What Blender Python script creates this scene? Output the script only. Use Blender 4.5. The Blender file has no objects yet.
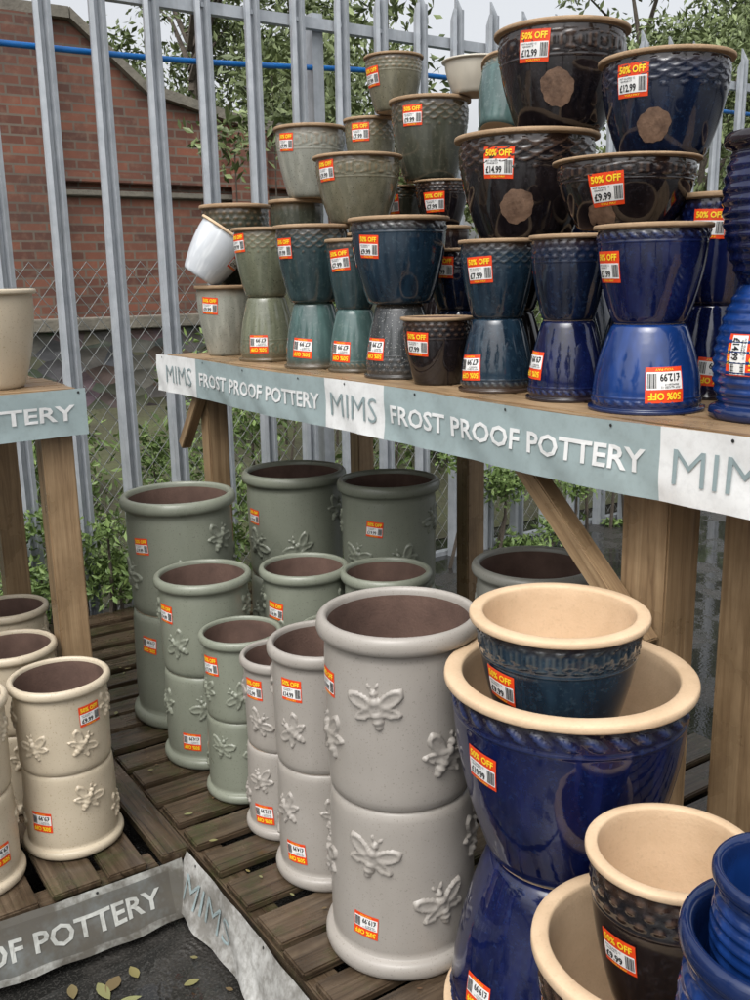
import bpy, bmesh, math, random
import numpy as np
from mathutils import Vector, Matrix
random.seed(7); rng=np.random.default_rng(7)
S=bpy.context.scene; COL=S.collection
S.view_settings.view_transform='Standard'; S.view_settings.look='None'; S.view_settings.exposure=0

# ---------------------------------------------------------------- helpers
def new_obj(name,verts,faces,mats=(),midx=None,smooth=False,parent=None):
    me=bpy.data.meshes.new(name); me.from_pydata([tuple(v) for v in verts],[],faces)
    for m in mats: me.materials.append(m)
    if midx is not None: me.polygons.foreach_set('material_index',midx)
    if smooth: me.polygons.foreach_set('use_smooth',[True]*len(me.polygons))
    me.update()
    ob=bpy.data.objects.new(name,me); COL.objects.link(ob)
    if parent: ob.parent=parent
    return ob
def empty(name,loc=(0,0,0)):
    e=bpy.data.objects.new(name,None); e.location=loc; e.empty_display_size=.1; COL.objects.link(e); return e

class NT:
    def __init__(s,name):
        s.m=bpy.data.materials.new(name); s.m.use_nodes=True; s.t=s.m.node_tree; s.t.nodes.clear()
        s.out=s.n('ShaderNodeOutputMaterial'); s.b=s.n('ShaderNodeBsdfPrincipled'); s.l(s.b.outputs[0],s.out.inputs[0])
    def n(s,t,**k):
        x=s.t.nodes.new(t)
        for a,v in k.items():
            if a in x.inputs.keys(): x.inputs[a].default_value=v
            else: setattr(x,a,v)
        return x
    def l(s,a,b): s.t.links.new(a,b)
    def coords(s,scale=(1,1,1),rand=True,kind='Object'):
        tc=s.n('ShaderNodeTexCoord'); mp=s.n('ShaderNodeMapping'); mp.inputs['Scale'].default_value=scale
        s.l(tc.outputs[kind],mp.inputs['Vector'])
        if rand:
            oi=s.n('ShaderNodeObjectInfo'); mu=s.n('ShaderNodeMath',operation='MULTIPLY'); mu.inputs[1].default_value=17.3
            s.l(oi.outputs['Random'],mu.inputs[0]); cb=s.n('ShaderNodeCombineXYZ')
            s.l(mu.outputs[0],cb.inputs[0]); s.l(mu.outputs[0],cb.inputs[1]); s.l(mu.outputs[0],cb.inputs[2]); s.l(cb.outputs[0],mp.inputs['Location'])
        return mp.outputs[0]
    def noise(s,vec,scale,detail=3,rough=.55,dist=0):
        x=s.n('ShaderNodeTexNoise'); x.inputs['Scale'].default_value=scale; x.inputs['Detail'].default_value=detail
        x.inputs['Roughness'].default_value=rough; x.inputs['Distortion'].default_value=dist; s.l(vec,x.inputs['Vector']); return x.outputs['Fac']
    def ramp(s,fac,stops):
        r=s.n('ShaderNodeValToRGB'); s.l(fac,r.inputs[0]); e=r.color_ramp.elements
        while len(e)<len(stops): e.new(.5)
        for i,(p,c) in enumerate(stops): e[i].position=p; e[i].color=c if len(c)==4 else (*c,1)
        return r.outputs[0]
    def mix(s,fac,a,b,mode='MIX'):
        x=s.n('ShaderNodeMix',data_type='RGBA',blend_type=mode)
        for i,v in ((0,fac),(6,a),(7,b)):
            if hasattr(v,'is_linked') or hasattr(v,'links'): s.l(v,x.inputs[i])
            else: x.inputs[i].default_value=v if i==0 else (v if len(v)==4 else (*v,1))
        return x.outputs[2]
    def bump(s,h,strength=.3,dist=.01,normal=None):
        b=s.n('ShaderNodeBump'); b.inputs['Strength'].default_value=strength; b.inputs['Distance'].default_value=dist
        s.l(h,b.inputs['Height']); 
        if normal: s.l(normal,b.inputs['Normal'])
        return b.outputs[0]
W3=lambda v:(v,v,v,1)

def glaze(name,c1,c2,rimc=None,rough=.1,speck=None,streak=1.0,rimpos=.88,coat=.6,satin=False,mott=None,brk=None):
    t=NT(name); v=t.coords(); n1=t.noise(v,6,3,.6,.3)
    v2=t.coords((34,34,4)); n2=t.noise(v2,1.0,2,.6)
    col=t.mix(t.ramp(n1,[(.28,W3(0)),(.75,W3(1))]),c1,c2)
    col=t.mix(t.ramp(n2,[(.45,W3(0)),(.75,W3(.55*streak))]),col,tuple(min(1,x*1.6+.004) for x in c2[:3])+(1,))
    if speck:
        n3=t.noise(v,240,1,.5); col=t.mix(t.ramp(n3,[(.66,W3(0)),(.70,W3(.75))]),col,speck)
    if mott:
        n4=t.noise(v,85,2,.7); col=t.mix(t.ramp(n4,[(.55,W3(0)),(.70,W3(.5))]),col,mott)
    if rimc:
        tc=t.n('ShaderNodeTexCoord'); sx=t.n('ShaderNodeSeparateXYZ'); t.l(tc.outputs['Generated'],sx.inputs[0])
        ad=t.n('ShaderNodeMath',operation='MULTIPLY_ADD'); t.l(n2,ad.inputs[0]); ad.inputs[1].default_value=.12; t.l(sx.outputs[2],ad.inputs[2])
        col=t.mix(t.ramp(ad.outputs[0],[(rimpos,W3(0)),(rimpos+.14,W3(.9))]),col,rimc)
        at=t.n('ShaderNodeAttribute'); at.attribute_name='relief'
        col=t.mix(t.ramp(at.outputs['Fac'],[(.15,W3(0)),(.9,W3(.8))]),col,brk or tuple(min(1,x*1.7+.015) for x in rimc[:3])+(1,))
    t.l(col,t.b.inputs['Base Color'])
    rr=t.ramp(n1,[(.3,W3(rough)),(.75,W3(rough*1.5))]); t.l(rr,t.b.inputs['Roughness'])
    t.b.inputs['IOR'].default_value=1.5 if satin else 1.62
    nb=t.noise(v,26,2,.5); t.l(t.bump(nb,.15,.004),t.b.inputs['Normal'])
    return t.m
def matte(name,c1,c2,scale=12,rough=.75,bump=.3,bd=.003,fine=180,fd=.35):
    t=NT(name); v=t.coords(); n1=t.noise(v,scale,4,.6)
    col=t.mix(t.ramp(n1,[(.3,W3(0)),(.7,W3(1))]),c1,c2)
    n2=t.noise(v,fine,2); col=t.mix(t.ramp(n2,[(.55,W3(0)),(.8,W3(fd))]),col,tuple(x*.5 for x in c1[:3])+(1,))
    t.l(col,t.b.inputs['Base Color']); t.b.inputs['Roughness'].default_value=rough
    t.l(t.bump(n2,bump,bd),t.b.inputs['Normal']); return t.m
def flat(name,c,rough=.5,var=.12):
    t=NT(name); v=t.coords(); n=t.noise(v,25,2)
    col=t.mix(t.ramp(n,[(.35,W3(0)),(.7,W3(1))]),c,tuple(x*(1-var) for x in c[:3])+(1,)); t.l(col,t.b.inputs['Base Color'])
    t.b.inputs['Roughness'].default_value=rough; return t.m
def wood(name,axis,c1,c2,c3,rough=.6,moss=0,wet=.45,stain=.6):
    t=NT(name); sc=[42,42,42]; sc[axis]=1.6; v=t.coords(tuple(sc)); n=t.noise(v,1,5,.7,.8)
    col=t.ramp(n,[(.30,c3),(.46,c1),(.70,c2)])
    vb=t.coords(); big=t.noise(vb,4.5,4,.65); col=t.mix(t.ramp(big,[(.42,W3(0)),(.66,W3(stain))]),col,tuple(x*.38 for x in c1[:3])+(1,))
    if moss:
        mn=t.noise(vb,8,4,.75); col=t.mix(t.ramp(mn,[(.5,W3(0)),(.70,W3(moss))]),col,(.035,.05,.015,1))
    t.l(col,t.b.inputs['Base Color']); r=t.ramp(big,[(.35,W3(rough)),(.58,W3(rough*wet))]); t.l(r,t.b.inputs['Roughness'])
    t.l(t.bump(n,.6,.004),t.b.inputs['Normal']); return t.m

# ---------------------------------------------------------------- materials
M={}
M['cobalt']=glaze('cobalt_glaze',(.003,.005,.022,1),(.004,.008,.055,1),(.018,.012,.012,1),.05,mott=(.010,.024,.09,1),brk=(.025,.04,.12,1))
M['cobalt_hi']=glaze('bright_blue_glaze',(.004,.016,.075,1),(.008,.038,.17,1),(.006,.015,.06,1),.07)
M['navy']=glaze('navy_glaze',(.004,.006,.014,1),(.006,.013,.038,1),(.035,.018,.010,1),.06,mott=(.018,.038,.08,1),brk=(.05,.05,.07,1))
M['black']=glaze('black_brown_glaze',(.004,.004,.006,1),(.014,.010,.010,1),(.050,.026,.015,1),.06,mott=(.035,.03,.035,1))
M['bluegreen']=glaze('blue_green_glaze',(.006,.013,.024,1),(.012,.030,.050,1),(.05,.03,.018,1),.07,mott=(.035,.065,.09,1),brk=(.07,.08,.08,1))
M['teal']=glaze('teal_glaze',(.045,.080,.078,1),(.08,.138,.13,1),(.09,.065,.04,1),.09,mott=(.15,.20,.185,1))
M['dteal']=glaze('dark_teal_glaze',(.016,.033,.037,1),(.032,.058,.064,1),(.06,.04,.025,1),.09,mott=(.07,.105,.10,1))
M['green']=glaze('green_glaze',(.095,.105,.070,1),(.15,.16,.11,1),(.11,.075,.04,1),.12,speck=(.03,.03,.02,1),mott=(.21,.22,.16,1))
M['olive']=glaze('olive_glaze',(.11,.105,.070,1),(.17,.16,.11,1),(.12,.08,.04,1),.13,speck=(.03,.025,.015,1),mott=(.22,.21,.15,1))
M['dgreen']=glaze('dark_green_glaze',(.032,.036,.026,1),(.065,.068,.05,1),(.07,.045,.022,1),.10,mott=(.12,.12,.09,1))
M['greygreen']=glaze('grey_green_glaze',(.22,.225,.19,1),(.30,.305,.26,1),(.16,.12,.08,1),.16,speck=(.08,.07,.05,1))
M['speckle']=glaze('speckled_glaze',(.025,.028,.030,1),(.05,.054,.056,1),(.04,.035,.03,1),.1,speck=(.35,.36,.34,1))
M['paleblue']=glaze('pale_blue_glaze',(.46,.50,.54,1),(.60,.62,.64,1),None,.12)
M['beegreen']=glaze('sage_green_glaze',(.190,.205,.160,1),(.220,.235,.185,1),None,.27,speck=(.12,.12,.09,1),streak=.12,satin=True)
M['beegrey']=glaze('warm_grey_glaze',(.30,.276,.245,1),(.335,.31,.28,1),None,.30,speck=(.22,.20,.175,1),streak=.08,satin=True)
M['beecream']=glaze('cream_glaze',(.48,.41,.30,1),(.55,.475,.36,1),None,.30,speck=(.33,.25,.16,1),streak=.1,satin=True)
M['bowlgrey']=glaze('grey_sage_glaze',(.25,.25,.215,1),(.29,.285,.25,1),None,.3,speck=(.15,.14,.12,1),streak=.1,satin=True)
M['creamglaze']=glaze('ivory_glaze',(.50,.46,.38,1),(.58,.54,.45,1),None,.2,streak=.2)
clay=matte('unglazed_cream_clay',(.52,.37,.23,1),(.65,.48,.315,1),fd=.22,bump=.2,scale=9)
claybr=matte('unglazed_brown_rim',(.26,.17,.095,1),(.38,.26,.155,1))
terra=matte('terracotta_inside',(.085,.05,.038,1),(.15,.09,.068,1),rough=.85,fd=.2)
discm=matte('brown_patch',(.085,.05,.034,1),(.24,.15,.10,1),scale=38,rough=.35)  # mottled brown for the round discs on the dark top pots
L_or=flat('label_orange_red',(.80,.065,.012,1),.35); L_wh=flat('label_white',(.80,.80,.78,1),.35,.05)
L_bk=flat('label_ink',(.015,.015,.015,1),.5); L_ye=flat('label_yellow',(.95,.70,.03,1),.4)

# ---------------------------------------------------------------- text
_tc={}
def text_geo(body,width=None,height=None,off=0.0,shear=0):
    key=(body,off,shear)
    if key not in _tc:
        c=bpy.data.curves.new('tmp','FONT'); c.body=body; c.size=1; c.offset=off; c.resolution_u=2; c.shear=shear
        o=bpy.data.objects.new('tmp',c); COL.objects.link(o); bpy.context.view_layer.update()
        dg=bpy.context.evaluated_depsgraph_get(); me=o.evaluated_get(dg).to_mesh()
        v=np.array([tuple(x.co)[:2] for x in me.vertices]); f=[tuple(p.vertices) for p in me.polygons]
        o.evaluated_get(dg).to_mesh_clear(); bpy.data.objects.remove(o); bpy.data.curves.remove(c)
        v=v-v.min(0); _tc[key]=(v,f)
    v,f=_tc[key]; v=v.copy(); ext=v.max(0)
    sx=width/ext[0] if width else height/ext[1]; sy=height/ext[1] if height else sx
    v[:,0]*=sx; v[:,1]*=sy; return v-np.array([v[:,0].max()/2,v[:,1].max()/2]),f
_lab={}
def label_template(price):
    if price in _lab: return _lab[price]
    V=[];Fc=[];MI=[]
    def rect(x0,y0,x1,y1,mi,lay,nx=1,ny=1):
        b=len(V)
        for j in range(ny+1):
            for i in range(nx+1): V.append((x0+(x1-x0)*i/nx,y0+(y1-y0)*j/ny,lay))
        for j in range(ny):
            for i in range(nx):
                a=b+j*(nx+1)+i; Fc.append((a,a+1,a+nx+2,a+nx+1)); MI.append(mi)
    def txt(body,cx,cy,w,h,mi,off=0):
        v,f=text_geo(body,w,h,off); b=len(V)
        for p in v: V.append((p[0]+cx,p[1]+cy,2))
        for q in f: Fc.append(tuple(b+k for k in q)); MI.append(mi)
    rect(-.5,-.46,.5,.46,0,0,8,6)
    rect(-.47,-.34,.47,.11,1,1,8,4)
    txt('50% OFF',0,.285,.84,.20,3,.03)
    txt(price,-.14,-.20,.54,.21,2,.03)
    txt('POT GLAZED 12',-.15,.05,.5,.05,2,.01); txt('0042817',-.18,-.02,.38,.045,2,.01)
    txt('YOU PAY',0,-.40,.5,.06,3,.01)
    x=.22
    for k,wd in enumerate([.02,.01,.03,.01,.015,.03,.01,.02,.01]):
        if x+wd<.46: rect(x,-.30,x+wd,.07,2,2)
        x+=wd+.012
    _lab[price]=(np.array(V),Fc,MI); return _lab[price]
def wrap_obj(name,V,Fc,MI,mats,rfun,th0,z0,scale,rot,parent,off=(.0012,.0018,.0024)):
    x=V[:,0]*scale; y=V[:,1]*scale; c,s=math.cos(rot),math.sin(rot)
    X=x*c-y*s; Y=x*s+y*c; z=z0+Y; r0=rfun(z0)
    r=np.array([rfun(a) for a in z])+np.array(off)[V[:,2].astype(int)]
    th=th0+X/r0
    P=np.stack([r*np.cos(th),r*np.sin(th),z],1)
    return new_obj(name,P.tolist(),Fc,mats,MI,False,parent)

# ---------------------------------------------------------------- pots
def catmull(pts,t):
    pts=np.array(pts,float); d=np.r_[0,np.cumsum(np.hypot(*np.diff(pts,axis=0).T))]; d/=d[-1]
    out=[]; m=np.gradient(pts,d,axis=0)
    for q in t:
        i=min(np.searchsorted(d,q,side='right')-1,len(d)-2); h=d[i+1]-d[i]; u=(q-d[i])/h
        out.append((2*u**3-3*u**2+1)*pts[i]+(u**3-2*u**2+u)*h*m[i]+(-2*u**3+3*u**2)*pts[i+1]+(u**3-u**2)*h*m[i+1])
    return [tuple(p) for p in out]
EGG=dict(body=[(.59,0),(.625,.02),(.69,.12),(.775,.28),(.85,.46),(.90,.63),(.922,.77),(.925,.87),(.918,.945)],
 lip=[(.93,.950),(.975,.952),(.994,.956),(1.0,.964),(1.0,.980),(.996,.992),(.985,.998),(.93,1.002),(.87,1.0),(.857,.996),(.85,.985)],
 inner=[(.845,.93),(.84,.75),(.78,.45),(.62,.12),(.55,.08),(0,.07)])
BOWL=dict(body=[(.62,0),(.65,.03),(.73,.2),(.81,.42),(.87,.65),(.90,.82),(.905,.93)],
 lip=[(.92,.935),(.975,.938),(.994,.943),(1.0,.955),(1.0,.980),(.994,.992),(.98,1.0),(.90,1.003),(.86,1.0),(.848,.993),(.84,.975)],
 inner=[(.835,.9),(.81,.6),(.7,.2),(.6,.1),(0,.09)])
BEE=dict(body=[(.84,0),(.872,.010),(.885,.04),(.90,.22),(.91,.5),(.912,.70),(.905,.84),(.895,.885)],
 lip=[(.91,.889),(.955,.896),(.985,.908),(1.0,.932),(.998,.958),(.982,.982),(.95,.996),(.915,1.0),(.885,.995),(.868,.98),(.862,.955)],
 inner=[(.86,.9),(.85,.5),(.82,.12),(.78,.08),(0,.07)])
RIB=dict(body=[(.62,0),(.66,.03),(.78,.15),(.90,.33),(.96,.50),(.965,.65),(.92,.80),(.86,.885)],
 lip=[(.90,.90),(.96,.91),(.99,.925),(1.0,.95),(.99,.98),(.96,1.0),(.90,1.0),(.86,.985),(.84,.96)],
 inner=[(.82,.9),(.88,.6),(.8,.3),(.6,.1),(0,.08)])
def deco_h(kind,th,zf):
    if kind=='rope':
        w=math.exp(-((zf-.880)/.030)**4); return .026*w*(max(0,math.sin(30*th+zf*55))**.7)+.010*math.exp(-((zf-.82)/.008)**2)
    if kind=='scallop':
        if not .55<zf<.96: return 0
        h=0
        for k,(zb,am) in enumerate(((.91,.05),(.86,.05),(.81,.05),(.76,.05))):
            a=abs(math.sin(10*th+(k%2)*math.pi/2)); h=max(h,.017*math.exp(-((zf-(zb-am*a))/.011)**2))
        d=((th*10/math.pi)%1-.5)/.09; return max(h,.02*math.exp(-d*d-((zf-.655)/.018)**2))
    if kind=='dots':
        h=0
        for zr,ph in ((.89,0),(.82,.5),(.75,0)):
            if abs(zf-zr)<.05:
                d=((th*26/(2*math.pi)+ph)%1-.5)/.24; h+=.021*math.exp(-d*d-((zf-zr)/.020)**2)
        return h+.008*math.exp(-((zf-.69)/.008)**2)
    if kind=='rib': return .018*math.sin(zf*2*math.pi*13) if .06<zf<.86 else 0
    if kind=='leaf':
        if not .62<zf<.95: return 0
        a=((th*14/math.pi)%1-.5); u=(zf-.79)/.11
        d=abs(a)/max(.02,.40*(1-u*u)) if abs(u)<1 else 9
        return .017*math.exp(-((d-.85)/.22)**2)+(.012*math.exp(-(a/.03)**2) if abs(u)<.8 else 0)+.008*math.exp(-((zf-.66)/.008)**2)
    return 0
_bee=None
def bee_patch(n=30):
    global _bee
    if _bee: return _bee
    g=np.linspace(-.62,.62,n); H=np.zeros((n,n))
    def ell(x,y,cx,cy,rx,ry,rot):
        c,s=math.cos(rot),math.sin(rot); dx,dy=x-cx,y-cy; u=(dx*c+dy*s)/rx; v=(-dx*s+dy*c)/ry; return math.sqrt(u*u+v*v)
    for j,y in enumerate(g):
        for i,x in enumerate(g):
            h=0
            for (cx,cy,rx,ry,rt) in ((.33,.19,.28,.14,.45),(-.33,.19,.28,.14,-.45),(.27,-.10,.22,.10,-.35),(-.27,-.10,.22,.10,.35)):
                d=ell(x,y,cx,cy,rx,ry,rt)
                if d<1.12: h=max(h,.030+.050*math.exp(-((d-.88)/.17)**2))
            d=ell(x,y,0,-.17,.125,.30,0)
            if d<1: h=max(h,.11*math.sqrt(1-d*d)*(1+.25*math.sin(y*42)))
            d=ell(x,y,0,.16,.12,.13,0)
            if d<1: h=max(h,.13*math.sqrt(1-d*d))
            d=ell(x,y,0,.34,.085,.085,0)
            if d<1: h=max(h,.10*math.sqrt(1-d*d))
            for sx in (-1,1):
                d=ell(x,y,sx*.07,.46,.022,.10,-sx*.5)
                if d<1: h=max(h,.045)
            H[j,i]=h
    V=[];F=[];idx={}
    for j in range(n-1):
        for i in range(n-1):
            q=[(j,i),(j,i+1),(j+1,i+1),(j+1,i)]
            if max(H[a] for a in q)<=0: continue
            f=[]
            for a in q:
                if a not in idx: idx[a]=len(V); V.append((g[a[1]],g[a[0]],H[a] if H[a]>0 else -.02))
                f.append(idx[a])
            F.append(tuple(f))
    _bee=(np.array(V),F); return _bee
def pot(name,x,y,z,R,H,mat,shape=EGG,inv=False,deco=None,rim=None,inside=None,labels=(),lsize=.066,bees=None,beesize=.1,seg=None,axis=None,spin=None,disc=None):
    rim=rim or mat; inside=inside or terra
    seg=seg or (128 if deco in('rope','scallop','dots','leaf') else 72)
    if deco=='rib': T=np.linspace(0,1,60)
    elif deco: T=np.r_[np.linspace(0,.62,11)[:-1],np.linspace(.62,1,44)]
    else: T=np.linspace(0,1,22)
    nb=len(T)
    body=catmull(shape['body'],T); pro=[(0,.0)]+[(shape['body'][0][0]*.92,0.0)]+body+shape['lip']+shape['inner']
    nbody=2+nb; nlip=nbody+len(shape['lip'])
    V=[];F=[];MI=[];rel=[]
    sp=random.uniform(0,6.28) if spin is None else spin
    wob=random.uniform(.002,.006); wp=random.uniform(0,6)
    rings=[]
    for k,(r,zf) in enumerate(pro):
        if r==0: rings.append([len(V)]); V.append((0,0,zf*H)); rel.append(0); continue
        ring=[]
        for i in range(seg):
            th=2*math.pi*i/seg; rr=r*(1+wob*math.sin(2*th+wp)*(zf)); dh=0
            if deco and 2<=k<nbody: dh=deco_h(deco,th+sp,zf); rr+=dh
            ring.append(len(V)); V.append((rr*R*math.cos(th),rr*R*math.sin(th),zf*H)); rel.append(max(0,min(1,dh/.02)))
        rings.append(ring)
    for k in range(len(pro)-1):
        a,b=rings[k],rings[k+1]
        mi=0 if 2<=k<nbody-1 else (1 if nbody-1<=k<nlip-1 else (2 if k>=nlip-1 else 3))
        for i in range(seg):
            j=(i+1)%seg
            if len(a)==1: F.append((a[0],b[j],b[i]))
            elif len(b)==1: F.append((a[i],a[j],b[0]))
            else: F.append((a[i],a[j],b[j],b[i]))
            MI.append(mi)
    bz=[p[1]*H for p in body]; br=[p[0]*R for p in body]
    rf=lambda zz: float(np.interp(zz,bz,br))
    fa=math.atan2(-y,-x)
    lpos=[]
    for L in labels:
        t=fa+math.asin(max(-.97,min(.97,L[0]))); lpos.append((-t if inv else t,L[1]*H))
    if bees is not None:
        bv,bf=bee_patch()
        blist=[((-a if inv else a),zf,ro) for (a,zf,ro) in bees]
        for (da,zf,ro) in blist:
            th0=(-fa if inv else fa)+da; zc=H*zf
            if any(abs(math.remainder(th0-lt,2*math.pi))*R<beesize*.5+lsize*.5 and abs(zc-lz)<beesize*.45+lsize*.45 for lt,lz in lpos): continue
            c,s=math.cos(ro),math.sin(ro); b0=len(V)
            for (u,v,h) in bv:
                uu=(u*c-v*s)*beesize; vv=(u*s+v*c)*beesize; zz=zc+vv; r=rf(zz)+h*beesize*.95; th=th0+uu/rf(zc)
                V.append((r*math.cos(th),r*math.sin(th),zz)); rel.append(0)
            for f in bf: F.append(tuple(b0+q for q in f)); MI.append(0)
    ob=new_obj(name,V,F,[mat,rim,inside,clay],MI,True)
    if deco and deco!='rib':
        at=ob.data.attributes.new('relief','FLOAT','POINT'); at.data.foreach_set('value',rel)
    if inv:
        ob.location=(x,y,z+H); ob.rotation_euler=(math.pi,0,0)
    else: ob.location=(x,y,z)
    if axis: ob.rotation_euler=Vector(axis).to_track_quat('Z','Y').to_euler()
    for L,(th,lz) in zip(labels,lpos):
        rot=(L[3] if len(L)>3 else random.uniform(-.09,.09))
        v,f,mi=label_template(L[2])
        wrap_obj('price_label',v,f,mi,[L_or,L_wh,L_bk,L_ye],rf,th,lz,lsize,rot,ob,off=(.0022,.0028,.0034) if deco in('scallop','dots','leaf') else (.0012,.0018,.0024))
    if disc:
        fx,zf,rad=disc; th=fa+math.asin(fx)
        dv=[(0,0,0)];df=[]; n=44; p1,p2=random.uniform(0,6),random.uniform(0,6)
        for q in (0.5,1.0):
            for i in range(n):
                a=2*math.pi*i/n; w=1+.05*math.sin(2*a+p1)+.035*math.sin(5*a+p2)+.03*math.sin(11*a+p1); dv.append((q*w*math.cos(a),q*w*math.sin(a),0))
        for i in range(n):
            j=(i+1)%n; df.append((0,1+i,1+j)); df.append((1+i,1+n+i,1+n+j,1+j))
        wrap_obj('brown_patch',np.array(dv),df,[0]*len(df),[discm],rf,th,zf*H,rad,0,ob,off=(.001,)*3)
    return ob

ZT=1.325
G='glazed_plant_pot'
def up(x,y,z0,z1,R,mat,inv=False,deco=None,labels=(),**k):
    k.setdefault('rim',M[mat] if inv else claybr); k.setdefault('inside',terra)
    return pot(G,x,y,z0,R,z1-z0,M[mat],EGG,inv,deco,labels=labels,**k)
A='\u00a39.99';B='\u00a37.99';C14='\u00a314.99';D19='\u00a319.99';E12='\u00a312.99'
up(1.60,3.40,ZT,1.585,.112,'greygreen',False,None,[(-.55,.72,A)])
up(1.60,3.06,ZT,1.545,.105,'green',True,'leaf',[(-.35,.72,B)])
up(1.58,2.70,ZT,1.53,.100,'teal',True,None,[(-.45,.68,B)])
up(1.60,2.49,ZT,1.51,.085,'teal',True,'rope',[(-.6,.66,B)])
up(1.60,2.255,ZT,1.53,.105,'speckle',True,'dots',[(-.75,.60,B)])
up(1.56,2.03,ZT,1.50,.097,'black',False,'dots',[(-.60,.62,B)])
up(1.58,1.815,ZT,1.50,.095,'bluegreen',True,'rope',[(-.75,.66,B)])
up(1.58,1.575,ZT,1.50,.092,'cobalt',True,'rope',[(-.90,.55,A)])
up(1.58,1.345,ZT,1.50,.118,'cobalt_hi',True,'rope',[(.33,.66,E12,.02)],lsize=.076)
pot(G,1.505,3.40,1.615,.110,.20,M['paleblue'],EGG,rim=clay,inside=clay,labels=[(-.1,.6,B)],axis=(.50,-.25,.80))
up(1.60,3.06,1.545,1.775,.112,'green',False,'scallop',[(-.84,.78,A)])
up(1.58,2.70,1.53,1.765,.120,'dteal',False,'scallop',[(-.78,.70,A)])
up(1.60,2.49,1.51,1.715,.085,'dteal',False,'dots',[(-.55,.70,B)])
up(1.60,2.255,1.53,1.762,.142,'bluegreen',False,'rope',[(-.64,.66,A)])
up(1.58,1.815,1.50,1.685,.096,'bluegreen',False,'scallop',[(-.5,.62,B)])
up(1.58,1.575,1.50,1.685,.090,'navy',False,'dots',[])
up(1.58,1.345,1.50,1.695,.117,'cobalt',False,'rope',[(-.80,.58,B)])
up(1.72,2.64,1.767,1.97,.140,'olive',False,'leaf',[(-.75,.76,A)])
up(1.98,2.80,1.76,1.90,.112,'dgreen',False,'dots',[(-.25,.55,B)])
up(1.98,2.55,1.76,1.90,.090,'black',False,'dots',[(-.3,.5,B)])
up(1.75,1.905,1.687,1.94,.182,'black',False,'scallop',[(-.40,.70,C14)],disc=(-.15,.30,.040),lsize=.078)
up(1.70,1.53,1.697,1.842,.160,'black',False,'leaf',[(-.27,.52,A)],disc=(-.42,.15,.030),lsize=.072)
up(1.72,3.52,1.585,1.885,.138,'dgreen',False,'dots',[])
up(1.86,3.28,1.62,1.89,.108,'dgreen',False,None,[])
up(1.88,3.20,1.89,2.137,.134,'greygreen',False,'leaf',[(-.70,.76,B)])
up(2.00,2.985,1.93,2.145,.095,'olive',False,'scallop',[(-.4,.76,B)])
up(1.98,2.61,1.902,2.150,.132,'dgreen',False,'scallop',[(-.45,.76,A)])
up(2.01,2.85,2.147,2.325,.102,'olive',False,'dots',[(-.8,.6,B)])
pot(G,2.06,2.48,2.152,.105,.10,M['creamglaze'],BOWL,inside=M['creamglaze'])
up(1.90,2.17,1.99,2.18,.105,'teal',False,'rope',[(-.5,.65,B)],axis=(.38,.1,.9))
up(1.80,1.84,1.943,2.175,.164,'black',False,'leaf',[(-.42,.76,E12)],disc=(-.06,.36,.040),lsize=.076)
up(1.78,1.50,1.844,2.05,.145,'navy',False,'scallop',[(-.50,.72,E12)],disc=(-.18,.28,.034),lsize=.072)
up(1.84,1.39,ZT,1.53,.085,'cobalt',True,None,[(.1,.7,B)])
up(1.84,1.39,1.53,1.765,.088,'cobalt',False,'dots',[(-.2,.72,A)])
pot('ribbed_plant_pot',1.66,1.10,ZT,.120,.25,M['cobalt_hi'],RIB,True,'rib',inside=terra,labels=[(-.52,.50,C14,1.57)],lsize=.076)
pot('ribbed_plant_pot',1.66,1.10,ZT+.25,.120,.27,M['cobalt'],RIB,False,'rib',inside=terra)
up(1.72,1.14,1.846,1.985,.085,'navy',False,'dots',[(-.3,.6,B)])
for i,(yy,m) in enumerate([(1.62,'navy'),(1.85,'bluegreen'),(2.08,'black'),(2.31,'navy')]):
    h=.178; up(1.86,yy,ZT,ZT+h,.10,m,True); up(1.86,yy,ZT+h,ZT+2*h,.105,m,False,'dots' if i%2 else None,[(-.5,.7,B)])
for yy,m in [(2.55,'black'),(2.80,'dgreen'),(3.02,'green')]:
    h=.217; xx=1.98 if yy<3 else 1.99
    up(xx,yy,ZT,ZT+h,.095,m,True); up(xx,yy,ZT+h,ZT+2*h,.095,m)
up(1.99,3.02,1.759,1.93,.09,'olive'); up(1.87,3.28,ZT,1.62,.105,'green',True); up(1.72,3.53,ZT,1.585,.12,'greygreen',True)
for yy,m in [(1.2,'cobalt'),(1.5,'navy'),(1.8,'black'),(2.1,'navy')]:
    up(2.15,yy,ZT,ZT+.24,.12,m,True); up(2.15,yy,ZT+.24,ZT+.46,.12,m)

# --- bee planters on the lower decks
ZD=.17
def rbees(k):
    j=lambda a:random.uniform(-a,a); r=lambda:random.choice([-.6,.5,.9,-.3])+j(.2)
    o=random.choice([0,.25,-.2])
    return [(o+a+j(.1),z+j(.02),r()+(math.pi if not k else 0)) for a,z in ((.10,.34),(1.0,.64),(-.95,.34),(1.95,.36),(2.9,.64),(-1.9,.62))]
def beestack(x,y,R,H,mat,lt=None,lb=None,bs=.075,bt=None,bb_=None):
    jx,jy=random.uniform(-.003,.003),random.uniform(-.003,.003)
    pot('bee_relief_planter',x,y,ZD,R,H,M[mat],BEE,True,None,bees=bb_ or rbees(0),beesize=bs,labels=lb or (),lsize=.058)
    pot('bee_relief_planter',x+jx,y+jy,ZD+H,R,H,M[mat],BEE,False,None,bees=bt or rbees(1),beesize=bs,labels=lt or (),lsize=.058)
beestack(1.165,2.915,.188,.38,'beegreen',[(-.72,.62,D19)],[(-.7,.25,D19)],.095)
beestack(1.66,3.02,.19,.38,'beegreen',[(-.85,.6,D19)],None,.095)
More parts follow.
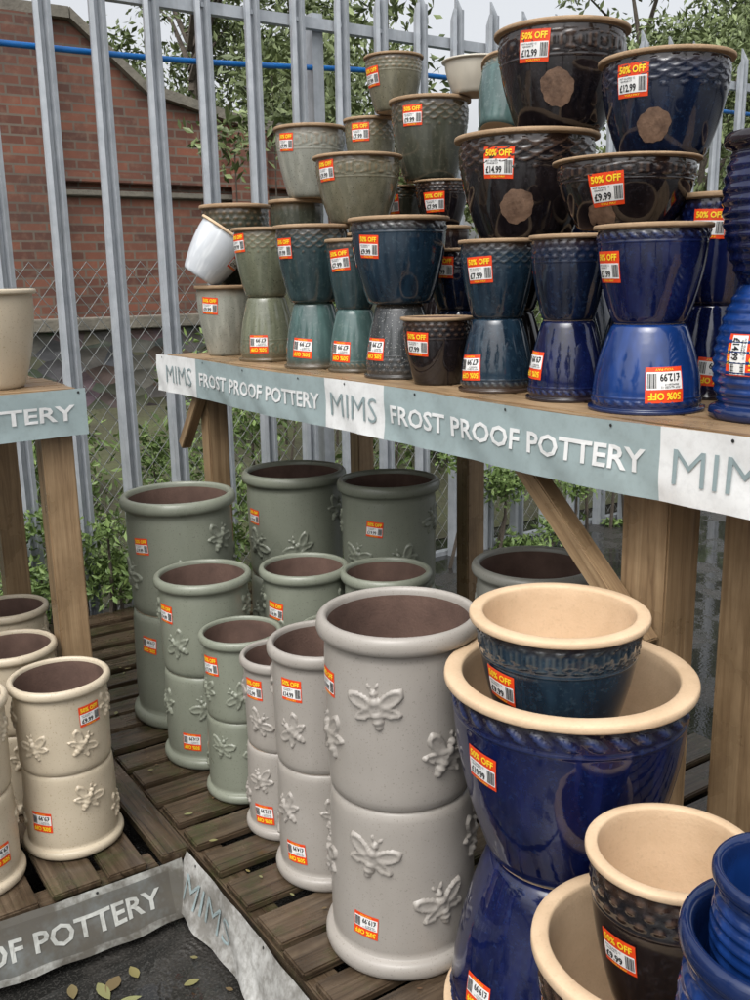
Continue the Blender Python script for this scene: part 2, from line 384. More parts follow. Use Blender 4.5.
beestack(1.84,2.67,.178,.38,'beegreen',[(-.3,.62,D19)],None,.095)
beestack(1.10,2.595,.147,.29,'beegreen',[(-.84,.66,C14)],[(-.45,.70,C14)],.08)
beestack(1.385,2.48,.140,.29,'beegreen',[(-.7,.6,C14)],None,.08)
beestack(1.56,2.28,.138,.29,'beegreen',[(-.1,.62,C14)],None,.08)
beestack(1.09,2.33,.118,.24,'beegreen',[(-.8,.68,E12)],[(.8,.5,E12)],.068)
beestack(1.325,2.20,.105,.24,'beegreen',None,None,.07)
beestack(1.09,2.095,.108,.245,'beegrey',[(-.75,.70,E12)],[(-.6,.72,E12)],.068)
beestack(1.085,1.865,.133,.30,'beegrey',[(-.62,.70,C14)],[(-.65,.70,C14)],.075)
beestack(1.085,1.545,.172,.38,'beegrey',[(-.92,.66,D19)],[(-.50,.70,D19)],.098,
   bt=[(-.30,.60,.15),(.62,.30,-.5),(-1.15,.34,.5),(1.4,.65,.8),(2.3,.4,0),(3.2,.6,1),(-2.0,.5,.4)],
   bb_=[(-.42,.28,2.9),(.55,.58,3.4),(1.3,.3,2.6),(-1.45,.45,3.2),(2.3,.4,0),(3.2,.6,1)])
beestack(1.83,1.93,.18,.318,'bowlgrey',None,None,.09)
beestack(.595,2.365,.128,.23,'beecream',[(.55,.66,A)],[(-.65,.55,A)],.07)
beestack(.33,2.32,.125,.24,'beecream',[(.5,.6,A)],[(.55,.6,A)],.07)
beestack(.545,2.66,.125,.23,'beecream',None,None,.07)
beestack(.62,3.00,.120,.23,'beecream',None,None,.07)
beestack(.25,2.66,.125,.23,'beecream',None,None,.07)

# --- big blue pots, lower right
pot(G,1.21,1.18,ZD,.232,.352,M['cobalt'],EGG,True,'rope',rim=clay,inside=clay,labels=[(-.72,.66,D19)],seg=190)
pot(G,1.21,1.18,ZD+.352,.230,.368,M['cobalt'],EGG,False,'rope',rim=clay,inside=clay,labels=[(-.70,.64,D19)],seg=190,lsize=.07)
pot(G,1.19,1.19,.79,.163,.218,M['bluegreen'],BOWL,False,'leaf',rim=clay,inside=clay,labels=[(-.72,.48,A)],seg=170,lsize=.066)
pot(G,1.06,.835,ZD,.190,.43,M['black'],EGG,False,'rope',rim=clay,inside=clay,seg=128)
pot(G,1.074,.825,.50,.128,.262,M['black'],EGG,False,'dots',rim=clay,inside=clay,labels=[(-.60,.50,A)],seg=144,lsize=.06)
pot('ribbed_plant_pot',.92,.54,ZD,.12,.35,M['cobalt_hi'],RIB,True,'rib',inside=M['cobalt_hi'])
pot('ribbed_plant_pot',.92,.54,ZD+.35,.122,.34,M['cobalt_hi'],RIB,False,'rib',inside=M['cobalt_hi'],seg=96)
pot('ribbed_plant_pot',.915,.54,.74,.086,.20,M['cobalt_hi'],RIB,False,'rib',inside=M['cobalt_hi'],seg=96)
# left upper shelf
pot(G,.60,2.79,ZT,.138,.265,M['beecream'],EGG,False,None)
pot(G,.30,2.79,ZT,.138,.265,M['beecream'],EGG,False,None)
pot(G,.45,3.06,ZT,.13,.26,M['beecream'],EGG,True,None)
pot(G,.455,3.06,ZT+.26,.13,.26,M['beecream'],EGG,False,None)

# ---------------------------------------------------------------- wood
wn=dict(c1=(.28,.185,.10,1),c2=(.40,.28,.16,1),c3=(.15,.09,.047,1),stain=.5)
WX,WY,WZ=[wood('bench_wood_'+a,i,**wn) for i,a in enumerate('xyz')]
wd=dict(c1=(.070,.048,.030,1),c2=(.13,.095,.062,1),c3=(.022,.015,.010,1),rough=.38,moss=.65,wet=.22,stain=.75)
DX,DY=[wood('deck_wood_'+a,i,**wd) for i,a in enumerate('xy')]
def box(name,lo,hi,mat,parent,bev=.004,rot=None,jit=0):
    lo=Vector(lo);hi=Vector(hi);c=(lo+hi)/2;s=hi-lo
    bm=bmesh.new(); bmesh.ops.create_cube(bm,size=1); bmesh.ops.scale(bm,vec=s,verts=bm.verts)
    if bev: bmesh.ops.bevel(bm,geom=bm.edges[:],offset=bev,segments=2,affect='EDGES')
    if jit:
        bmesh.ops.rotate(bm,cent=(0,0,0),matrix=Matrix.Rotation(random.uniform(-jit,jit),3,'Z'),verts=bm.verts)
    bmesh.ops.translate(bm,vec=c,verts=bm.verts)
    me=bpy.data.meshes.new(name); bm.to_mesh(me); bm.free(); me.materials.append(mat)
    ob=bpy.data.objects.new(name,me); COL.objects.link(ob); ob.parent=parent; return ob
bench=empty('wooden_display_bench')
XB0,XB1,YB0,YB1=1.405,2.36,-.6,3.60
x=XB0+.03
while x<XB1-.1:
    box('shelf_board',(x,YB0,ZT-.028),(x+.118,YB1+random.uniform(-.01,.01),ZT),WY,bench); x+=.124
box('front_rail',(XB0,YB0,1.20),(XB0+.028,YB1,ZT-.001),WY,bench)
box('rear_rail',(XB1-.05,YB0,1.19),(XB1-.02,YB1,ZT-.03),WY,bench)
for yy in (-.5,1.33,2.4,3.5): box('cross_bearer',(XB0+.03,yy,1.20),(XB1-.052,yy+.045,ZT-.031),WX,bench)
box('leg',(1.50,1.205,0),(1.60,1.325,1.20),WZ,bench); box('leg',(1.62,1.03,0),(1.70,1.165,1.20),WZ,bench)
box('leg',(1.47,3.32,0),(1.55,3.39,1.20),WZ,bench); box('leg',(2.20,2.68,0),(2.28,2.75,1.19),WZ,bench)
box('leg',(2.20,3.42,0),(2.28,3.49,1.19),WZ,bench); box('leg',(2.20,1.24,0),(2.29,1.33,1.19),WZ,bench)
box('leg',(1.50,-.45,0),(1.60,-.35,1.20),WZ,bench); box('leg',(2.20,-.45,0),(2.29,-.35,1.19),WZ,bench)
def beam(name,a,b,w,t,mat,parent):
    a=Vector(a);b=Vector(b);d=b-a;L=d.length
    bm=bmesh.new(); bmesh.ops.create_cube(bm,size=1); bmesh.ops.scale(bm,vec=(t,w,L),verts=bm.verts)
    bmesh.ops.bevel(bm,geom=bm.edges[:],offset=.003,segments=2,affect='EDGES')
    me=bpy.data.meshes.new(name); bm.to_mesh(me); bm.free(); me.materials.append(mat)
    ob=bpy.data.objects.new(name,me); ob.matrix_world=Matrix.Translation((a+b)/2)@d.to_track_quat('Z','Y').to_matrix().to_4x4(); COL.objects.link(ob); ob.parent=parent
beam('brace',(1.475,1.60,1.19),(1.475,1.225,.86),.045,.045,WZ,bench)
beam('brace',(1.445,3.32,1.19),(1.445,3.50,.98),.04,.04,WZ,bench)
lb=empty('wooden_display_bench')
YL0=2.585
y=YL0+.032
while y<3.35: box('shelf_board',(-2.2,y,ZT-.028),(.785+random.uniform(-.01,.01),y+.118,ZT),WX,lb); y+=.124
box('front_rail',(-2.2,YL0,1.21),(.785,YL0+.028,ZT-.001),WX,lb)
for xx in (.735,-.6,-2.1): box('cross_bearer',(xx,YL0+.03,1.20),(xx+.045,3.33,ZT-.03),WY,lb)
for xx in (.675,-.7,-2.15): box('leg',(xx,YL0+.04,0),(xx+.085,YL0+.11,1.20),WZ,lb); box('leg',(xx,3.25,0),(xx+.08,3.32,1.20),WZ,lb)
dk=empty('wooden_pallet_deck')
y=-.6
while y<3.95:
    w=random.choice([.095,.10,.12]); sp=random.choice([.02,.03,.04])
    for (xa,xb_) in ((.835+random.uniform(-.008,.008),1.60),(1.61,2.40)): box('slat',(xa,y,ZD-.022),(xb_,y+w,ZD+random.uniform(-.004,0)),DX,dk,jit=.008)
    y+=w+sp
for xx in (.835,1.2,1.55,1.95,2.32): box('stringer',(xx,-.6,.02),(xx+.075,3.95,ZD-.0235),DY,dk)
d2=empty('wooden_pallet_deck')
x=-2.2
while x<.70:
    w=random.choice([.095,.10,.12]); sp=random.choice([.02,.03,.035]); w=min(w,.73-x) if x+w>.73 else w
    box('slat',(x,2.13+random.uniform(-.008,.008),ZD-.022),(x+w,3.75,ZD+random.uniform(-.004,0)),DY,d2,jit=.004); x+=w+sp
box('edge_board',(.745,2.125,ZD-.024),(.82,3.75,ZD+.006),DY,d2)
for yy in (2.135,2.9,3.65): box('stringer',(-2.2,yy,.02),(.74,yy+.075,ZD-.0245),DX,d2)

# ---------------------------------------------------------------- banners
def banner_mat(name,c,dirt):
    t=NT(name); v=t.coords(rand=False); n=t.noise(v,5,5,.75); n2=t.noise(v,45,3,.7)
    lo=.62-.34*dirt
    col=t.mix(t.ramp(n,[(lo,W3(0)),(lo+.22,W3(min(1,dirt*1.05)))]),c,(.085,.076,.062,1)); col=t.mix(t.ramp(n2,[(.46,W3(0)),(.70,W3(dirt*.7))]),col,(.10,.09,.07,1))
    t.l(col,t.b.inputs['Base Color']); t.b.inputs['Roughness'].default_value=.36; return t.m
def banner(name,origin,du,nrm,length,z0,z1,panels,dirt,amp,border=False,cg=(.31,.385,.39,1),cw=(.74,.75,.74,1),lean=0,eyelet=True):
    grey=banner_mat('banner_grey_blue',cg,dirt); wh=banner_mat('banner_white',cw,dirt)
    whd=banner_mat('banner_text_white',cw,dirt*.55); gt=banner_mat('banner_text_grey',(.26,.33,.34,1),dirt*.5)
    o=Vector(origin);du=Vector(du);nr=Vector(nrm); ph=random.uniform(0,6)
    def P(s,z,off=0):
        k=(z1-z)/(z1-z0)
        w=amp*(.35+.9*k)*(math.sin(s*9+ph)+.6*math.sin(s*23+ph*2+z*30)+.5*math.sin(s*4+z*50)+.45*math.sin(s*47+z*60)); sag=amp*1.2*math.sin(s*5+ph)
        q=o+du*s+nr*(w+off+amp*2.8+lean*(z1-z)); return (q.x,q.y,z+sag)
    V=[];F=[];MI=[];s=0;T=[];nz=8
    for L,kind in panels:
        n=max(6,int(L/.015)); b=len(V)
        for i in range(n+1):
            for j in range(nz+1): V.append(P(s+L*i/n,z0+(z1-z0)*j/nz))
        for i in range(n):
            for j in range(nz):
                a=b+i*(nz+1)+j; F.append((a,a+nz+1,a+nz+2,a+1)); MI.append(1 if kind!='g' or (border and j in(0,nz-1)) else 0)
        T.append((s+L/2,L,kind)); s+=L
    root=new_obj(name,V,F,[grey,wh],MI,True)
    h=z1-z0; zc=(z0+z1)/2
    for c,L,kind in T:
        if kind=='g': v,f=text_geo('FROST PROOF POTTERY',L*.93,h*.34,.022)
        elif kind=='m': v,f=text_geo('MIMS',.235,h*.47,-.008)
        else: continue
        new_obj('banner_lettering',[P(c+p[0],zc+p[1],.0026) for p in v],f,[whd if kind=='g' else gt],None,False,root)
    # staple / nail heads holding the banner
    V=[];F=[]
    q=.06
    while q<s:
        for zz in (z1-.010,):
            b=len(V); c0=[(q+.0035*math.cos(a),zz+.0035*math.sin(a)) for a in np.linspace(0,2*math.pi,9)[:-1]]
            for (u,w_) in c0: V.append(P(u,w_,.0015))
            F.append(tuple(range(b,b+8)))
        q+=random.uniform(.25,.4)
    new_obj('nail_heads',V,F,[L_bk],None,False,root)
    return root
banner('shop_banner',(1.403,3.61,0),(0,-1,0),(-1,0,0),4.2,1.188,1.328,[(.07,'w'),(.30,'m'),(.90,'g'),(.30,'m'),(.89,'g'),(.30,'m'),(.9,'g'),(.5,'m')],.18,.0026)
banner('shop_banner',(-2.24,YL0-.001,0),(1,0,0),(0,-1,0),3,1.203,1.328,[(.61,'g'),(.30,'m'),(.9,'g'),(.30,'m'),(.92,'g')],.2,.0024)
banner('dirty_deck_banner',(.826,2.112,0),(0,-1,0),(-1,0,0),2.7,.030,.168,[(.02,'w'),(.27,'m'),(2.2,'w')],.75,.006,True,cw=(.50,.50,.48,1),lean=.30)
banner('dirty_deck_banner',(-2.15,2.122,0),(1,0,0),(0,-1,0),3,.030,.168,[(.53,'g'),(.30,'m'),(.9,'g'),(.30,'m'),(.87,'g'),(.04,'w')],.88,.0045,True,cg=(.15,.162,.157,1),cw=(.46,.47,.44,1),lean=.35)

# ---------------------------------------------------------------- fence
t=NT('galvanised_steel'); v=t.coords(rand=False); n=t.noise(v,14,4,.6); vs=t.coords((20,20,1.2),rand=False); n2=t.noise(vs,1.5,3)
col=t.mix(t.ramp(n,[(.3,W3(0)),(.7,W3(1))]),(.36,.39,.42,1),(.48,.51,.54,1)); col=t.mix(t.ramp(n2,[(.5,W3(0)),(.8,W3(.5))]),col,(.24,.25,.25,1))
t.l(col,t.b.inputs['Base Color']); t.b.inputs['Metallic'].default_value=.35; t.b.inputs['Roughness'].default_value=.5; steel=t.m
YF=4.30
V=[];F=[]
def addbox(lo,hi):
    b=len(V)
    for z in (lo[2],hi[2]):
        for (a,c) in ((lo[0],lo[1]),(hi[0],lo[1]),(hi[0],hi[1]),(lo[0],hi[1])): V.append((a,c,z))
    F.extend([(b,b+3,b+2,b+1),(b+4,b+5,b+6,b+7)]+[(b+i,b+(i+1)%4,b+4+(i+1)%4,b+4+i) for i in range(4)])
x=-4.26
while x<12:
    w=.050; pr=[(-w,.012),(-w*.70,-.024),(-w*.34,-.030),(-w*.16,.004),(w*.16,.004),(w*.34,-.030),(w*.70,-.024),(w,.012)]
    zt=3.02+random.uniform(-.01,.01); b=len(V); lean=random.uniform(-.010,.010)
    for (px,py) in pr: V.append((x+px,YF+py-.02,-.1))
    tops=[-.05,0,0,.05,.05,0,0,-.05]
    for i,(px,py) in enumerate(pr): V.append((x+px*(.55 if i in(0,7) else 1)+lean,YF+py-.02,zt-.07+tops[i]+(0.02 if i in(3,4) else 0)))
    for i in range(7): F.append((b+i,b+i+1,b+8+i+1,b+8+i))
    for zz in (.0,2.80): addbox((x-.009,YF-.026,zz-.009),(x+.009,YF-.0165,zz+.009))
    x+=.24
for z in (2.80,.0): addbox((-4.3,YF+.006,z-.025),(12,YF+.05,z+.025))
for px in (-3.3,-.45,2.62,5.4,8.1,10.8): addbox((px-.03,YF+.055,-.1),(px+.03,YF+.12,2.86))
new_obj('palisade_fence',V,F,[steel])
# chain link: interlocking zig-zag wires built as short crossed ribbons
wire=flat('fence_wire',(.30,.31,.30,1),.5)
V=[];F=[]; cell=.085; yy=YF+.16; r=.0018
for k,x0 in enumerate(np.arange(-1,6.5,cell)):
    nz=int(1.75/(cell*.62)); sgn=1
    for i in range(nz):
        z0=-.04+i*cell*.62; z1=z0+cell*.62; s0=(.5 if i%2 else -.5)*cell; s1=-s0
        for s_ in (1,-1):
            a=Vector((x0+s0*.5*s_+cell*.25*s_,yy+.002*s_,z0)); b_=Vector((x0+s1*.5*s_+cell*.25*s_,yy-.002*s_,z1)); d=(b_-a).normalized(); nn=Vector((d.z,0,-d.x))*r; mm=Vector((0,r,0))
            b=len(V)
            for p_ in (a,b_):
                for q_ in (nn,mm,-nn,-mm): V.append(tuple(p_+q_))
            for j in range(4): F.append((b+j,b+(j+1)%4,b+4+(j+1)%4,b+4+j))
new_obj('chain_link_fence',V,F,[wire])
pm=flat('blue_plastic',(.01,.16,.50,1),.35)
cu=bpy.data.curves.new('blue_water_pipe','CURVE'); cu.dimensions='3D'; cu.bevel_depth=.013; cu.bevel_resolution=3
sp=cu.splines.new('NURBS'); pts=[(-4,2.45),(-2,2.5),(0,2.55),(1.14,2.57),(1.8,2.575),(2.4,2.60),(3.3,2.66),(4.3,2.62),(6,2.66),(9,2.64)]
sp.points.add(len(pts)-1)
for i,(a,b) in enumerate(pts): sp.points[i].co=(a,YF+.075+.01*math.sin(i*2),b,1)
sp.use_endpoint_u=True; cu.materials.append(pm); o=bpy.data.objects.new('blue_water_pipe',cu); COL.objects.link(o)

# ---------------------------------------------------------------- brick building & retaining wall
t=NT('brickwork'); tc=t.n('ShaderNodeTexCoord'); mp=t.n('ShaderNodeMapping'); mp.inputs['Rotation'].default_value=(math.radians(90),0,0)
t.l(tc.outputs['Object'],mp.inputs['Vector'])
br=t.n('ShaderNodeTexBrick'); t.l(mp.outputs[0],br.inputs['Vector'])
br.inputs['Color1'].default_value=(.27,.098,.058,1); br.inputs['Color2'].default_value=(.11,.044,.032,1); br.inputs['Mortar'].default_value=(.17,.14,.11,1)
br.inputs['Scale'].default_value=1; br.inputs['Brick Width'].default_value=.225; br.inputs['Row Height'].default_value=.075; br.inputs['Mortar Size'].default_value=.009
v=t.coords(rand=False); n=t.noise(v,1.1,5,.7); col=t.mix(t.ramp(n,[(.38,W3(0)),(.72,W3(.7))]),br.outputs['Color'],(.07,.05,.042,1))
n3=t.noise(v,14,3); col=t.mix(t.ramp(n3,[(.5,W3(0)),(.8,W3(.55))]),col,(.24,.145,.10,1))
t.l(col,t.b.inputs['Base Color']); t.b.inputs['Roughness'].default_value=.9; t.l(t.bump(br.outputs['Fac'],-.5,.01),t.b.inputs['Normal']); brick=t.m
stone=matte('weathered_stone',(.13,.12,.10,1),(.22,.20,.16,1),scale=5,rough=.9,bump=.6,bd=.01,fine=30)
bb=empty('brick_building')
prof=[(-9,4.3),(2.1,4.3),(2.1,3.71),(2.72,3.71),(3.35,3.19),(4.25,2.98),(6.4,2.80),(6.4,.3),(-9,.3)]
n=len(prof); V=[(a,8.5,b) for a,b in prof]+[(a,9.0,b) for a,b in prof]
F=[tuple(range(n))[::-1],tuple(range(n,2*n))]+[(i,(i+1)%n,n+(i+1)%n,n+i) for i in range(n)]
new_obj('wall',V,F,[brick],parent=bb)
def cop(a,b,th=.09):
    (x0,z0),(x1,z1)=a,b; V=[]
    for yy in (8.42,9.06):
        V+=[(x0,yy,z0+.004),(x1,yy,z1+.004),(x1,yy,z1+th),(x0,yy,z0+th)]
    F=[(0,1,2,3),(7,6,5,4),(0,4,5,1),(1,5,6,2),(2,6,7,3),(3,7,4,0)]; new_obj('coping',V,F,[stone],parent=bb)
cop((2.11,3.71),(2.715,3.71)); cop((2.725,3.71),(3.34,3.195)); cop((3.36,3.19),(4.24,2.985)); cop((4.26,2.98),(6.42,2.80))
def bx(name,lo,hi,mat,parent): return box(name,lo,hi,mat,parent,bev=.008)
bx('string_course',(-9,8.43,2.44),(6.3,8.498,2.52),brick,bb); bx('string_course',(-9,8.45,2.33),(6.3,8.4985,2.38),stone,bb)
bx('pier',(2.05,8.36,1.0),(2.45,8.429,3.70),brick,bb); bx('pier',(4.1,8.36,1.0),(4.45,8.429,2.95),brick,bb)
t=NT('dark_stonework'); v=t.coords((1,1,1.8),rand=False); vo=t.n('ShaderNodeTexVoronoi'); vo.inputs['Scale'].default_value=4; t.l(v,vo.inputs['Vector'])
n=t.noise(v,6,5,.7); col=t.mix(t.ramp(n,[(.3,W3(0)),(.7,W3(1))]),(.07,.067,.06,1),(.15,.14,.12,1)); col=t.mix(.35,col,vo.outputs['Color'],'MULTIPLY')
t.l(col,t.b.inputs['Base Color']); t.b.inputs['Roughness'].default_value=.9; t.l(t.bump(vo.outputs['Distance'],.8,.05),t.b.inputs['Normal']); dst=t.m
rw=empty('stone_retaining_wall'); bx('wall',(-9,8.05,-.1),(14,8.34,1.22),dst,rw); bx('capping',(-9,8.0,1.222),(14,8.35,1.32),stone,rw)

# ---------------------------------------------------------------- ground
t=NT('wet_asphalt'); v=t.coords(rand=False); n=t.noise(v,3.2,4,.6); nf=t.noise(v,150,2,.6); vo=t.n('ShaderNodeTexVoronoi'); vo.inputs['Scale'].default_value=95; t.l(v,vo.inputs['Vector'])
col=t.mix(t.ramp(n,[(.46,W3(0)),(.62,W3(1))]),(.014,.014,.013,1),(.045,.042,.038,1)); col=t.mix(t.ramp(nf,[(.5,W3(0)),(.72,W3(.5))]),col,(.085,.08,.072,1))
t.l(col,t.b.inputs['Base Color']); t.l(t.ramp(n,[(.51,W3(.02)),(.60,W3(.35))]),t.b.inputs['Roughness'])
b=t.n('ShaderNodeBump'); b.inputs['Distance'].default_value=.006; t.l(vo.outputs['Distance'],b.inputs['Height']); t.l(t.ramp(n,[(.51,W3(.02)),(.60,W3(.9))]),b.inputs['Strength']); t.l(b.outputs[0],t.b.inputs['Normal'])
new_obj('ground',[(-400,-400,0),(400,-400,0),(400,400,0),(-400,400,0)],[(0,1,2,3)],[t.m])

# ---------------------------------------------------------------- foliage
def leafmat(name,cs,trans=0):
    t=NT(name); g=t.n('ShaderNodeNewGeometry'); col=t.ramp(g.outputs['Random Per Island'],[(0,cs[0]),(.5,cs[1]),(1,cs[2])])
    t.l(col,t.b.inputs['Base Color']); t.b.inputs['Roughness'].default_value=.55
    return t.m
lm1=leafmat('tree_leaves',[(.07,.095,.035,1),(.12,.155,.055,1),(.19,.24,.095,1)])
lm2=leafmat('weed_leaves',[(.065,.105,.025,1),(.12,.19,.05,1),(.19,.27,.08,1)])
bark=matte('bark',(.05,.04,.03,1),(.11,.09,.07,1),rough=.9,fine=60,bump=.6,bd=.01)
def leaves_geo(blobs,n,size,shell=.35):
    tot=sum(b[3]**2 for b in blobs); P=[]
    for (cx,cy,cz,r) in blobs:
        k=int(n*r*r/tot); d=rng.normal(size=(k,3)); d/=np.linalg.norm(d,axis=1)[:,None]; rad=r*(shell+(1-shell)*rng.random(k)**.6)*(1+.35*rng.normal(size=k)*.5)
        P.append(np.array([cx,cy,cz])+d*rad[:,None]*np.array([1,1,.8]))
    P=np.vstack(P); P[:,2]=np.abs(P[:,2]); k=len(P)
    a=rng.normal(size=(k,3)); a/=np.linalg.norm(a,axis=1)[:,None]; b=rng.normal(size=(k,3)); b-=a*(a*b).sum(1)[:,None]; b/=np.linalg.norm(b,axis=1)[:,None]
    s=size*(.5+.8*rng.random(k))[:,None]; c=np.cross(a,b)
    V=np.stack([P-a*s,P-b*s*.38+c*s*.1,P+a*s,P+b*s*.38+c*s*.1],1).reshape(-1,3)
    return V,np.arange(4*k).reshape(-1,4)
def fastmesh(name,V,F,mats,mi=None):
    me=bpy.data.meshes.new(name); me.from_pydata(V.tolist(),[],F)
    for m in mats: me.materials.append(m)
    if mi is not None: me.polygons.foreach_set('material_index',mi)
    me.update(); return me
def tube(V,F,pts,rad,seg=8):
    base=len(V)
    for k,(p,r) in enumerate(zip(pts,rad)):
        for i in range(seg):
            a=2*math.pi*i/seg; V.append((p[0]+r*math.cos(a),p[1]+r*math.sin(a),p[2]))
    for k in range(len(pts)-1):
        for i in range(seg):
            j=(i+1)%seg; F.append((base+k*seg+i,base+k*seg+j,base+(k+1)*seg+j,base+(k+1)*seg+i))
def tree_mesh(seedv,H=7,n=11000,leaf=.075):
    r=random.Random(seedv); V=[];F=[]
    tube(V,F,[(0,0,0),(.05,0,H*.25),(-.05,.05,H*.5),(.1,0,H*.8)],[.2,.15,.1,.03])
    blobs=[]
    for i in range(24):
        a=r.uniform(0,6.28); rr=r.uniform(.4,2.2); z=r.uniform(H*.25,H*1.0); rr*=1-.5*abs(z/H-.6)
        c=(rr*math.cos(a),rr*math.sin(a),z); blobs.append((*c,r.uniform(.35,.8)))
        tube(V,F,[(0,0,max(.5,z-1.2)),(c[0]*.5,c[1]*.5,z-.4),c],[.05,.03,.012],5)
    lv,lf=leaves_geo(blobs,n,leaf); nb=len(V); nf=len(F)
    return fastmesh('tree',np.vstack([np.array(V),lv]),F+[tuple(x+nb for x in q) for q in lf.tolist()],[bark,lm1],[0]*nf+[1]*len(lf))
tm=[tree_mesh(1),tree_mesh(2),tree_mesh(5)]
def put(name,me,loc,rot,sc):
    o=bpy.data.objects.new(name,me); o.location=loc; o.rotation_euler=(0,0,rot); o.scale=(sc,)*3; COL.objects.link(o); return o
for i,(x,y,s) in enumerate([(4.9,11,.80),(6.5,11.4,.8),(10.2,9.0,.8),(8.4,6.6,.58),(12.5,8.5,.85),(-2,12.5,.9),(7.6,14.5,.7),(15,11,1.0),(11,6.2,.62),(13.5,14,.7)]):
    put('tree',tm[i%3],(x,y,-.2),i*1.7,s)
for i,(x,y,s) in enumerate([(-8,-9,1.1),(-2,-12,1.0),(5,-11,1.1),(-11,-2,1.0),(-11,5,1.1),(12,-5,1.1)]):  # unseen trees behind and beside the camera, added for reflections in the glaze
    put('tree',tm[(i+1)%3],(x,y,-.2),i*2.1,s)
def shrub(name,blobs,n,size,mat):
    V=[];F=[]
    for (cx,cy,cz,r) in blobs:
        tube(V,F,[(cx+random.uniform(-.1,.1),cy,min(0,cz-.2)),(cx,cy,cz*.5),(cx,cy,cz)],[.012,.009,.004],5)
    lv,lf=leaves_geo(blobs,n,size,.15); nb=len(V); nf=len(F)
    me=fastmesh(name,np.vstack([np.array(V),lv]),F+[tuple(x+nb for x in q) for q in lf.tolist()],[bark,mat],[0]*nf+[1]*len(lf))
    o=bpy.data.objects.new(name,me); COL.objects.link(o); return o
def rb(n,x0,x1,y0,y1,z0,z1,r0,r1): return [(random.uniform(x0,x1),random.uniform(y0,y1),random.uniform(z0,z1),random.uniform(r0,r1)) for _ in range(n)]
shrub('shrub',rb(8,2.9,5.0,5.8,7.2,2.5,3.7,.25,.5),3200,.045,lm1)
shrub('shrub',rb(16,.2,3.2,4.9,6.8,.1,.75,.18,.38),8000,.030,lm2)
shrub('shrub',rb(16,3.0,7.5,5.0,7.8,.1,1.4,.25,.5),9000,.04,lm2)
shrub('shrub',rb(9,5.0,9.5,5.0,6.6,1.2,2.7,.3,.55),5500,.045,lm1)
shrub('ivy_plant',rb(9,4.4,6.3,8.15,8.45,1.6,2.9,.2,.4),3500,.045,lm1)
shrub('weeds',rb(22,.75,2.4,3.98,4.25,.0,.62,.08,.18),5500,.022,lm2)
shrub('weeds',rb(20,2.4,5.5,4.0,4.25,.0,.65,.07,.18),4500,.025,lm2)
shrub('weeds',rb(10,-.5,.9,3.9,4.25,.0,.5,.1,.2),2000,.024,lm2)
earth=matte('earth_bank',(.05,.045,.03,1),(.08,.09,.04,1),scale=3,rough=.95,bump=.8,bd=.02,fine=20)
n=30; V=[];F=[]
for j in range(8):
    for i in range(n):
        X=-9+24*i/(n-1); Y=4.6+3.45*j/7; V.append((X,Y,.004+.5*(j/7)**1.5+random.uniform(0,.06)*(j>0)))
for j in range(7):
    for i in range(n-1): a=j*n+i; F.append((a,a+1,a+n+1,a+n))
new_obj('earth_bank',V,F,[earth],None,True)
lfm=leafmat('fallen_leaf',[(.16,.12,.04,1),(.20,.21,.09,1),(.10,.05,.025,1)])
V=[];F=[]
def addleaf(x,y,z,s):
    a=random.uniform(0,6.28); b=len(V); t1=random.uniform(-.25,.25); cu_=random.uniform(.05,.3)
    prof=[(-1,0),(-.8,.20),(-.45,.40),(0,.46),(.45,.34),(.8,.14),(1,0)]
    asp=random.uniform(.8,1.3)
    for row in (1,0,-1):
        for (l,wd) in prof:
            u=wd*row*asp; w=l; zz=z+.003+s*(cu_*abs(u)+.12*abs(t1)*(1+w)+cu_*.3*w*w)
            V.append((x+s*(u*math.cos(a)-w*math.sin(a)),y+s*(u*math.sin(a)+w*math.cos(a)),zz))
    for r_ in range(2):
        for i in range(6): p0=b+r_*7+i; F.append((p0,p0+1,p0+8,p0+7))
for (x,y,s) in [(.52,1.95,.036),(.56,1.89,.028),(.50,1.85,.036),(.60,1.97,.024),(.46,1.99,.026),(.68,1.72,.024),(.60,1.55,.027),(.44,1.74,.02),(.545,1.96,.03),(.40,1.9,.026),(.70,1.86,.02),(.72,1.6,.02)]: addleaf(x,y,.001,s)
for k in range(90): addleaf(random.uniform(-1.2,.78),random.uniform(.7,2.02),.001,random.uniform(.004,.014))
for k in range(60): addleaf(random.uniform(.86,1.3),random.uniform(1.0,3.4),ZD,random.uniform(.004,.014))
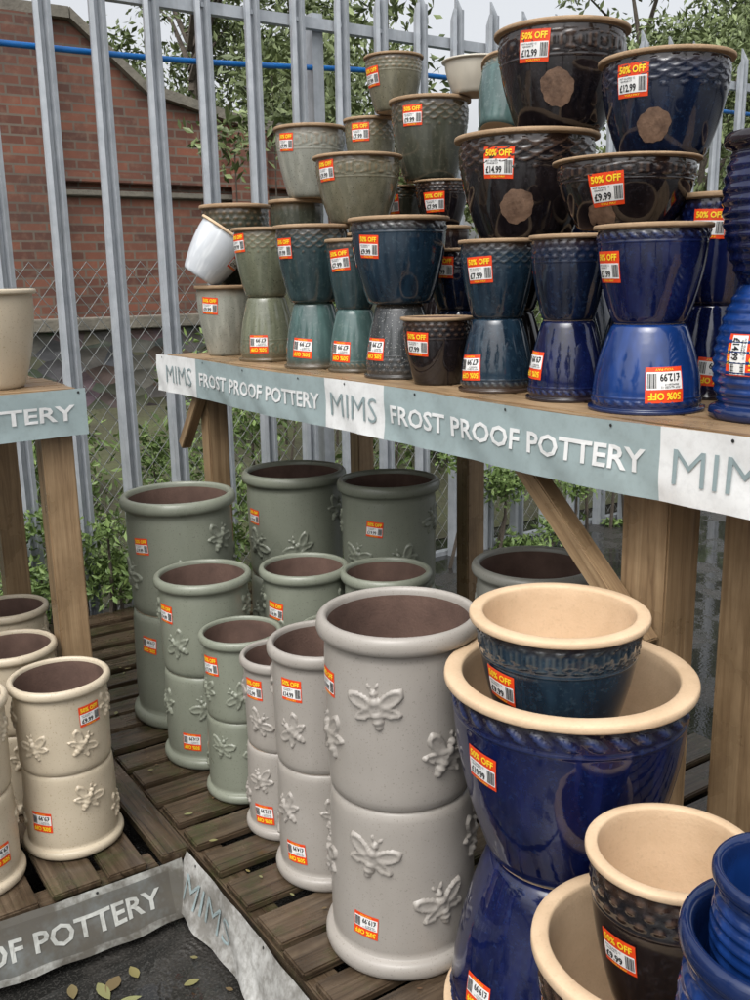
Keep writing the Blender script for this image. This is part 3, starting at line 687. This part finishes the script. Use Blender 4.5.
for k in range(25): addleaf(random.uniform(.0,.8),random.uniform(2.16,3.2),ZD+.004,random.uniform(.004,.014))
new_obj('fallen_leaves',V,F,[lfm],None,True)

# ---------------------------------------------------------------- light
w=bpy.data.worlds.new('World'); S.world=w; w.use_nodes=True; nt=w.node_tree; bg=nt.nodes['Background']
sk=nt.nodes.new('ShaderNodeTexSky'); sk.sky_type='NISHITA'; sk.sun_disc=False; el,az=math.radians(58),math.radians(235)
sk.sun_elevation=el; sk.sun_rotation=az; sk.air_density=1.0; sk.dust_density=6; sk.ozone_density=1
hs=nt.nodes.new('ShaderNodeHueSaturation'); hs.inputs['Saturation'].default_value=.18; hs.inputs['Value'].default_value=1.75
nt.links.new(sk.outputs[0],hs.inputs['Color']); nt.links.new(hs.outputs[0],bg.inputs[0]); bg.inputs[1].default_value=.15
sl=bpy.data.lights.new('sun','SUN'); sl.energy=.5; sl.angle=math.radians(45); sl.color=(1,.97,.93)
so=bpy.data.objects.new('sun',sl); COL.objects.link(so)
d=Vector((math.sin(az)*math.cos(el),math.cos(az)*math.cos(el),math.sin(el))); so.rotation_euler=d.to_track_quat('Z','Y').to_euler(); so.location=d*20

# ---------------------------------------------------------------- camera
p=math.radians(13.0);ro=math.radians(1.1);a=math.radians(33.7)
F0=Vector((math.sin(a),math.cos(a),0));R0=Vector((math.cos(a),-math.sin(a),0));Z=Vector((0,0,1))
Fw=F0*math.cos(p)-Z*math.sin(p);U=F0*math.sin(p)+Z*math.cos(p)
R=R0*math.cos(ro)-U*math.sin(ro);Uc=U*math.cos(ro)+R0*math.sin(ro)
cd=bpy.data.cameras.new('camera'); co=bpy.data.objects.new('camera',cd); COL.objects.link(co)
co.matrix_world=Matrix((( R.x,Uc.x,-Fw.x,0),(R.y,Uc.y,-Fw.y,0),(R.z,Uc.z,-Fw.z,1.6),(0,0,0,1)))
cd.sensor_fit='VERTICAL'; cd.sensor_height=24; cd.sensor_width=18; cd.lens=24*.96; cd.clip_end=1000; cd.clip_start=.02
S.camera=co
